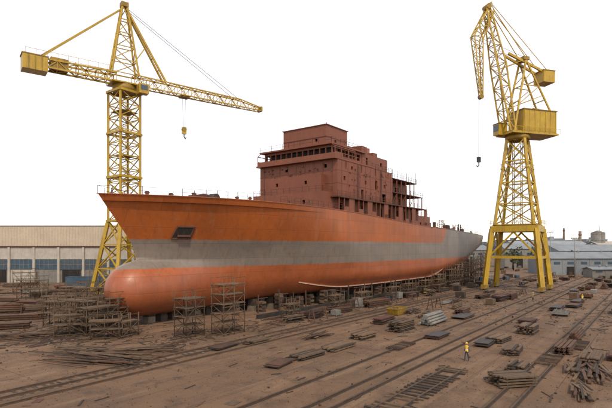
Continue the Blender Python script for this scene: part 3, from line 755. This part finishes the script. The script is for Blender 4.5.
def rnd_item(p,rz):
    k_=R.random()
    if k_<.26: timber_stack(p,R.uniform(3,5),R.uniform(1.2,2),R.uniform(.3,1.3),rz)
    elif k_<.42: plate_stack(p,R.uniform(3,6),R.uniform(1.5,2.4),R.randint(3,14),rz)
    elif k_<.56: beams(p,R.uniform(5,8),R.choice([4,8,12]),rz,R.choice([RUST,RUST,SUPD]))
    elif k_<.66: pipe_bundle(p,R.uniform(4,7),R.randint(3,6),R.uniform(.08,.22),rz,R.choice([RUST,RUST2,GREYP]))
    elif k_<.73: crate(p,R.uniform(1.2,2.4),R.uniform(1,1.8),R.uniform(.7,1.6),rz,R.choice([WOOD,WOOD,WOODD,GREYP]))
    elif k_<.74: skip(p,R.uniform(3,4.2),1.9,1.3,rz,R.choice([YELD,BLUE,GREEN,RUST]))
    elif k_<.76: drums(p,R.randint(3,8),rz)
    elif k_<.83: trestle(p,R.uniform(3,5),R.uniform(1,2),rz)
    elif k_<.9: panel(p,R.uniform(4,6),R.uniform(2,3),rz,R.choice([SUPD,RUST,GREYP]))
    elif k_<.95: grating(p,R.uniform(3,5),2,rz)
    else: planks(p,R.uniform(3,5),2.4,26,rz)
n=0
for i in range(2200):
    s_=R.uniform(-5,170); w_=R.uniform(54,120); p=P(s_,w_)
    if p.y<50 or p.x>p.y*.8 : continue
    if free(p,2.4): rnd_item(p,ANG+R.uniform(-.15,.15)+(math.pi/2 if R.random()<.3 else 0)); n+=1
    if n>210: break
n=0
for i in range(700):
    s_=R.uniform(18,150); w_=R.uniform(14.6,19.0); p=P(s_,w_)
    if free(p,1.8):
        k_=R.random()
        if k_<.12: welder(p,R.uniform(0,3),R.choice([BLUE,YELD,GREEN,GREYP]))
        elif k_<.3: trestle(p,R.uniform(2,4),R.uniform(1,2),R.uniform(0,3))
        elif k_<.42: crate(p,R.uniform(1.2,2),R.uniform(1,1.5),R.uniform(.8,1.8),R.uniform(0,3),R.choice([WOOD,GREYP,WOODD,BLUE]))
        else: rnd_item(p,ANG+R.uniform(-.3,.3))
        n+=1
    if n>60: break
n=0
for i in range(900):
    s_=R.uniform(24,165); w_=R.choice([R.uniform(25.2,28),R.uniform(31,35),R.uniform(43.2,48.6),R.uniform(27,31)]); p=P(s_,w_)
    if abs(s_-96.9)<10 and w_<41: continue
    if s_<50 and R.random()<.6: continue
    if free(p,2.4): rnd_item(p,ANG+R.uniform(-.1,.1)); n+=1
    if n>84: break
n=0
for i in range(500):
    p=V((R.uniform(-115,-30),R.uniform(76,140),0)); w_=(p-BOW).dot(NN)
    if w_>-14 or (p-TC).length<10: continue
    if free(p,3.2): rnd_item(p,R.uniform(-.2,.3)); n+=1
    if n>70: break
n=0
for i in range(300):
    s_=R.uniform(120,260); w_=R.uniform(-10,120); p=P(s_,w_)
    if s_<150 and w_<20: continue
    if p.x>p.y*.8: continue
    if free(p,4):
        if R.random()<.12: container(p,6.1,ANG+R.choice([0,1.57]),R.choice([BLUE,RUST,GREYP,GREYP,WHITEP]))
        else: rnd_item(p,ANG)
        n+=1
    if n>90: break
skip(P(37,25.4),3.6,1.9,1.1,ANG,YELD); container((84,128,0),6.1,ANG,RUST); container((92,140,0),12.2,ANG,GREYP); container((108,150,0),12.2,ANG+1.57,GREYP)
container((-62,136,0),12.2,.02,BLUE); container((-90,134,0),6.1,.02,RUST)
welder((17.8,70,0),ANG,YELD)
d=MB(WOOD,WOODD,RUST,CONC)
def scat(n,fn,big=1):
    for i in range(n):
        p=fn(); k_=R.random(); rz=R.uniform(0,3.14) if R.random()<.5 else ANG+R.gauss(0,.25)
        if k_<.4: d.box(p+V((0,0,.03)),(R.uniform(.3,1.6)*big,R.uniform(.06,.18),.05),R.choice([WOOD,WOODD,WOODD]),rz)
        elif k_<.6: d.box(p+V((0,0,.03)),(R.uniform(.4,1.8)*big,.06,.06),RUST,rz)
        elif k_<.93: e=R.uniform(.05,.22); d.box(p+V((0,0,e*.3)),(e,e*R.uniform(.5,1),e*.7),R.choice([CONC,WOODD,RUST,WOODD]),rz,R.uniform(-.3,.3))
        else: d.box(p+V((0,0,.02)),(R.uniform(.4,1.2),R.uniform(.3,.8),.025),R.choice([RUST,RUST,SUPD,WOOD]),rz)
scat(1800,lambda:P(R.uniform(-2,150),R.gauss(15,2.4)),1.3)
scat(450,lambda:P(R.uniform(-20,120),R.uniform(19,50)))
scat(1300,lambda:P(R.uniform(35,170),R.uniform(19,54)),1.4)
scat(1800,lambda:P(R.uniform(-5,170),R.uniform(50,110)),1.5)
scat(700,lambda:V((R.gauss(-29,4.5),R.gauss(60,4.5),0)),1.3)
scat(800,lambda:V((R.uniform(-100,-34),R.uniform(60,140),0)),1.8)
for i in range(5000):
    y=R.uniform(26,75); p=V((R.uniform(-.68,.68)*y,y,0)); e=R.uniform(.02,.07)
    d.box(p+V((0,0,e*.3)),(e,e*.8,e*.7),R.choice([CONC,WOODD,RUST]),R.uniform(0,3))
d.obj('scattered_debris')
timber_stack(P(-6,47.5),3.2,1.1,.3,ANG+1.57)

# ---------------------------------------------------------------- warehouse left
wh=empty('warehouse',(-130,147,0),0)
d=MB(BEIGE,GREYP,WHITEP,GLASS,BLUE,DARK)
Lw=92; bay=7.66
d.b2(0,Lw,0.3,48,0,11,GREYP)
d.b2(-.3,Lw+.3,0,48.3,11.3,17.4,BEIGE)
for i in range(int(Lw/.9)): d.b2(.2+i*.9,.28+i*.9,-.06,0.0,11.35,17.3,BEIGE)
d.b2(-.5,Lw+.5,-.25,.1,10.9,11.25,SUPD); d.b2(-.5,Lw+.5,-.2,.5,17.42,17.7,WHITEP)
for i in range(13):
    x=i*bay; d.b2(x-.35,x+.35,-.25,.28,0,10.9,WHITEP)
    if i==12: break
    d.b2(x+.4,x+bay-.4,.05,.27,7.2,10.85,WHITEP)
    mt=[GLASS,BLUE,BLUE,GLASS][i%4]
    d.b2(x+.4,x+bay-.4,.12,.28,4.0,7.2,mt)
    for k_ in range(6): d.b2(x+.4+k_*1.36,x+.5+k_*1.36,.04,.1,4.0,7.18,GREYP)
    d.b2(x+.4,x+bay-.4,.03,.11,5.6,5.72,GREYP)
    if i%3==1: d.b2(x+1,x+bay-1,.2,.29,0,3.9,DARK)
    else: d.b2(x+.4,x+bay-.4,.14,.29,0,3.95,[GREYP,WHITEP,GREYP,BLUE][i%4])
d.obj('walls',wh)
d=MB(ROOFG)
n=10
for i in range(n):
    a0,a1=i/n,(i+1)/n; f=lambda a:17.5+1.0*math.sin(a*math.pi)
    d.face([(-.5,a0*48.6-.2,f(a0)),(Lw+.5,a0*48.6-.2,f(a0)),(Lw+.5,a1*48.6-.2,f(a1)),(-.5,a1*48.6-.2,f(a1))],WHITEP)
d.obj('roof',wh)

# ---------------------------------------------------------------- background right
def shed(loc,L,W,Hh,rz,wm,rm,name='industrial_shed'):
    d=MB(wm,rm,DARK); r=Hh+W*.14
    d.b2(-L/2,L/2,-W/2,W/2,0,Hh,wm)
    for x in (-L/2,L/2): d.face([(x,-W/2,Hh),(x,W/2,Hh),(x,0,r)],wm)
    for sg in (-1,1):
        d.hexa([(-L/2-.4,sg*(W/2+.5),Hh-.1),(L/2+.4,sg*(W/2+.5),Hh-.1),(L/2+.4,0,r),(-L/2-.4,0,r),(-L/2-.4,sg*(W/2+.5),Hh+.1),(L/2+.4,sg*(W/2+.5),Hh+.1),(L/2+.4,0,r+.2),(-L/2-.4,0,r+.2)],rm)
    k_=int(L/5)
    for i in range(k_):
        x=-L/2+2.5+i*L/k_
        for y in (-W/2-.03,W/2+.03):
            d.box((x,y,Hh*.72),(2.6,.06,Hh*.16),GLASS)
            if i%3==1: d.box((x,y,Hh*.25),(3.2,.08,Hh*.5),DARK)
            d.box((x+2.4,y,Hh/2),(.25,.14,Hh),wm)
    d.cyl((0,0,r),(0,0,r+.9),.4,rm,10); d.cyl((L*.3,0,r),(L*.3,0,r+.9),.4,rm,10)
    return d.obj(name,None,loc,rz)
shed((112,196,0),34,16,6.5,.1,CITY,ROOFG); shed((146,205,0),30,16,7,.1,BLUE,ROOFG); shed((150,250,0),46,22,9,0,CITY,ROOFG); shed((122,262,0),30,20,10,-.1,GREYP,ROOFG)
shed((172,235,0),30,14,8,.2,CITY,ROOFG); shed((205,300,0),50,24,11,0,CITY,WHITEP); shed((100,320,0),40,22,9,.1,GREYP,ROOFG); shed((165,330,0),50,22,12,0,CITY,ROOFG)
shed((134,168,0),16,8,4,.3,CITY,ROOFG); shed((116,160,0),12,7,3.6,ANG,CITY,ROOFG); shed((106,172,0),9,5,3,.1,GREYP,ROOFG)
shed((-40,260,0),60,26,9,0,GREYP,ROOFG)
for x,y,r,h in ((184,300,4,20),(148,300,4,15)):
    d=MB(WHITEP,GREYP); d.cyl((0,0,0),(0,0,h),r,GREYP,28); d.cyl((0,0,h),(0,0,h+1.5),r,GREYP,28,.4)
    for z in range(3,int(h),4): d.cyl((0,0,z),(0,0,z+.15),r+.06,GREYP,28,cap=False)
    for k_ in range(int(h*2)): d.beam((-.3,-r-.15,k_*.5),(.3,-r-.15,k_*.5),.06,DKST)
    d.cyl((r*.3,0,h+1),(r*.3,0,h+4),.15,GREYP,6)
    d.obj('storage_silo',None,(x,y,0))
for x,y,h in ((190,330,22),(260,480,30)):
    d=MB(CONC); d.cyl((0,0,0),(0,0,h),1.4,CONC,16,.9); d.cyl((0,0,h-3),(0,0,h-2),1.15,SUPER,16); d.obj('chimney',None,(x,y,0))
for i in range(46):
    y=R.uniform(380,900); x=y*R.uniform(.3,.75); L=R.uniform(15,50);Hh=R.uniform(8,14+y*.012);W=R.uniform(12,25)
    d=MB(CITY,GLASS); d.b2(-L/2,L/2,-W/2,W/2,0,Hh,CITY); d.b2(-L/2-.3,L/2+.3,-W/2-.3,W/2+.3,Hh,Hh+.5,ROOFG)
    for z in range(2,int(Hh)-1,4):
        for k_ in range(int(L/5)): d.box((-L/2+2.5+k_*5,-W/2-.04,z+1),(3,.06,1.6),GLASS)
    d.b2(-2,2,-2,2,Hh+.5,Hh+3,CITY)
    d.obj('office_block',None,(x,y,0),R.uniform(-.3,.3))
def leafmass(name,pts):
    d=MB(LEAF,WOODD)
    for (x,y,h) in pts:
        d.cyl((x,y,0),(x,y,h*.5),.3,WOODD,6,.15)
        for b_ in range(4): d.beam((x,y,h*.35),(x+R.uniform(-2,2),y+R.uniform(-2,2),h*.65),.15,WOODD)
        for c_ in range(9):
            cx,cy,cz=x+R.gauss(0,h*.17),y+R.gauss(0,h*.17),h*R.uniform(.45,.95)
            for k_ in range(26):
                v=V((R.gauss(0,1),R.gauss(0,1),R.gauss(0,.8))).normalized()*h*.15*R.uniform(.5,1.1); p=V((cx,cy,cz))+v
                a=V((R.gauss(0,1),R.gauss(0,1),R.gauss(0,1))).normalized(); b2_=a.cross(v).normalized() if a.cross(v).length>1e-4 else V((1,0,0)); e=R.uniform(.25,.55)
                d.face([p-a*e,p+b2_*e,p+a*e,p-b2_*e],LEAF)
    return d.obj(name)
leafmass('distant_trees',[(y*R.uniform(.42,.75),y,R.uniform(7,13)) for y in [R.uniform(215,420) for _ in range(60)]])
leafmass('distant_trees',[(y*R.uniform(.2,.75),y,R.uniform(10,18)) for y in [R.uniform(450,700) for _ in range(60)]])
for x,y,h in ((96,170,14),(140,190,16),(118,230,18)):
    d=MB(GREYP); d.cyl((0,0,0),(0,0,h),.2,GREYP,8,.1); d.beam((-1.4,0,h),(1.4,0,h),.15,GREYP)
    for k_ in (-1.2,-.4,.4,1.2): d.box((k_,-.15,h+.2),(.5,.3,.35),DKST)
    d.obj('floodlight_mast',None,(x,y,0))

# ---------------------------------------------------------------- workers
def worker(loc,rz,arm=0,vest=HIVIS,step=.12):
    vs_=[];es=[];rd=[]
    def av(p,r,par=None):
        vs_.append(p); rd.append(r); i=len(vs_)-1
        if par is not None: es.append((par,i))
        return i
    pel=av((0,0,.95),(.15,.11)); bel=av((0,0,1.08),(.145,.1),pel); ch=av((0,.0,1.28),(.17,.115),bel); sh=av((0,0,1.43),(.13,.085),ch); nk=av((0,.01,1.53),(.055,.055),sh); av((0,.02,1.6),(.055,.055),nk)
    hands=[]
    for sd in (-1,1):
        hp_=av((sd*.1,0,.9),(.095,.1),pel); kn=av((sd*.12,sd*step*.5+.02,.5),(.068,.07),hp_); an=av((sd*.13,sd*step,.12),(.05,.05),kn); av((sd*.14,sd*step+.14,.05),(.045,.04),an)
        s1=av((sd*.19,0,1.42),(.065,.065),sh)
        if arm and sd==1: el=av((.27,.12,1.18),(.048,.048),s1); wr=av((.2,.36,1.24),(.034,.034),el); hd=av((.18,.43,1.27),(.04,.025),wr); dr=V((-.1,1,.2)).normalized()
        else: el=av((sd*.25,-.03,1.14),(.048,.048),s1); wr=av((sd*.26,.05,.9),(.034,.034),el); hd=av((sd*.26,.07,.82),(.025,.042),wr); dr=V((0,.15,-1)).normalized()
        hands.append((V(vs_[hd]),dr,sd))
    me=bpy.data.meshes.new('w'); me.from_pydata(vs_,es,[]); o=bpy.data.objects.new('w',me); scene.collection.objects.link(o)
    mo=o.modifiers.new('s','SKIN')
    for i,r in enumerate(rd): me.skin_vertices[0].data[i].radius=r
    me.skin_vertices[0].data[0].use_root=True
    ms=o.modifiers.new('u','SUBSURF'); ms.levels=1
    dg=bpy.context.evaluated_depsgraph_get(); m2=bpy.data.meshes.new_from_object(o.evaluated_get(dg))
    d=MB(SKIN,vest,NAVY,BLK,REFL,HELM); d.v=[v.co.copy() for v in m2.vertices]
    for p in m2.polygons:
        c_=p.center; mt=vest
        if c_.z<.14: mt=BLK
        elif c_.z<.93 and abs(c_.x)<.215: mt=NAVY
        elif c_.z>1.5: mt=SKIN
        elif abs(c_.x)>.2 and c_.z<.9: mt=SKIN
        elif c_.y>.3: mt=SKIN
        elif abs(c_.x)>.215: mt=NAVY
        elif 1.08<c_.z<1.14 or 1.26<c_.z<1.31: mt=REFL
        d.f.append(tuple(p.vertices)); d.m.append(d.mi(mt)); d.sm.append(True)
    bpy.data.objects.remove(o)
    for hp_,dr,sd in hands:
        a=V((0,1,0)) if abs(dr.z)>.7 else V((1,0,0)); cu=V((-sd,0,0)) if abs(dr.z)>.7 else V((0,0,-1))
        for k_,l in enumerate((.07,.08,.075,.06)):
            q=hp_+dr*.03+a*(-.03+k_*.02); m_=q+dr*l*.55+cu*.005; d.cyl(q,m_,.0095,SKIN,6); d.cyl(m_,m_+dr*l*.4+cu*.025,.0085,SKIN,6)
        q=hp_+a*.03; d.cyl(q,q+a*.025+dr*.035+cu*.01,.011,SKIN,6); d.cyl(q+a*.025+dr*.035+cu*.01,q+a*.03+dr*.06+cu*.02,.009,SKIN,6)
    def ell(c,r,mat,zmin=-9,n=14,mm=10):
        c=V(c); i0=len(d.v)
        for j in range(mm+1):
            ph=math.pi*j/mm
            for i in range(n):
                th=2*math.pi*i/n; z=max(zmin,math.cos(ph)); taper=1-.18*max(0,-z) ; d.v.append(c+V((r[0]*taper*math.sin(ph)*math.cos(th),r[1]*taper*math.sin(ph)*math.sin(th),r[2]*z)))
        for j in range(mm):
            for i in range(n): d.f.append((i0+j*n+i,i0+(j+1)*n+i,i0+(j+1)*n+(i+1)%n,i0+j*n+(i+1)%n)); d.m.append(d.mi(mat)); d.sm.append(True)
    ell((0,.02,1.67),(.076,.095,.12),SKIN); ell((0,-.012,1.68),(.08,.085,.1),BLK,-.3)
    ell((0,.01,1.715),(.105,.125,.1),HELM,-.05); d.cyl((0,.03,1.705),(0,.03,1.715),.135,HELM,16)
    for sd in (-1,1): ell((sd*.03,.102,1.675),(.012,.008,.008),BLK); ell((sd*.078,.015,1.665),(.012,.02,.03),SKIN)
    ell((0,.118,1.65),(.013,.018,.02),SKIN); ell((0,.105,1.615),(.024,.008,.006),SUPD)
    return d.obj('worker',None,loc,rz)
worker((15.5,45.9,0),2.2); worker((45.8,96,0),1.5,1); worker((54,93,0),3.0)

# ---------------------------------------------------------------- light
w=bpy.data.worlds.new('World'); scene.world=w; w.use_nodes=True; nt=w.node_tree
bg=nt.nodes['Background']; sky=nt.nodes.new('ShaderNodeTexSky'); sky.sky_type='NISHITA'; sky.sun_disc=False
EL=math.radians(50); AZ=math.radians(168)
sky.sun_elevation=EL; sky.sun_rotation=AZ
# sky gradient: low band warmed to tint the light, unseen zenith dimmed for contrast
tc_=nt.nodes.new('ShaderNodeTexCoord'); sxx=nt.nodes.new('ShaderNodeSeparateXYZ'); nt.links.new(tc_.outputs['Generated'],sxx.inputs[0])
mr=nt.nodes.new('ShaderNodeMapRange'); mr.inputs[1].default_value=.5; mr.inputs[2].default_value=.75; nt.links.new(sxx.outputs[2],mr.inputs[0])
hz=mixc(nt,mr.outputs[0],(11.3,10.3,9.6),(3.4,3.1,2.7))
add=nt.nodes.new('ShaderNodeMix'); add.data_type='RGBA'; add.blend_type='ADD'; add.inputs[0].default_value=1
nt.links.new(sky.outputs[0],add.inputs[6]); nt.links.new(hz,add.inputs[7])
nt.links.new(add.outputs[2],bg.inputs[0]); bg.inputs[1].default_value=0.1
sl=bpy.data.lights.new('sun','SUN'); sl.energy=3.0; sl.angle=math.radians(4); sl.color=(1,.87,.68)
so=bpy.data.objects.new('sun',sl); scene.collection.objects.link(so)
so.rotation_euler=V((math.sin(AZ)*math.cos(EL),math.cos(AZ)*math.cos(EL),math.sin(EL))).to_track_quat('Z','Y').to_euler()
cam=bpy.data.cameras.new('camera'); cam.lens=28; cam.sensor_width=36; cam.shift_y=43/612; cam.clip_end=9000; cam.clip_start=.5
co_=bpy.data.objects.new('camera',cam); scene.collection.objects.link(co_); co_.location=(0,0,11); co_.rotation_euler=(math.pi/2,0,0); scene.camera=co_
scene.view_settings.view_transform='Standard'; scene.view_settings.look='None'; scene.view_settings.exposure=0
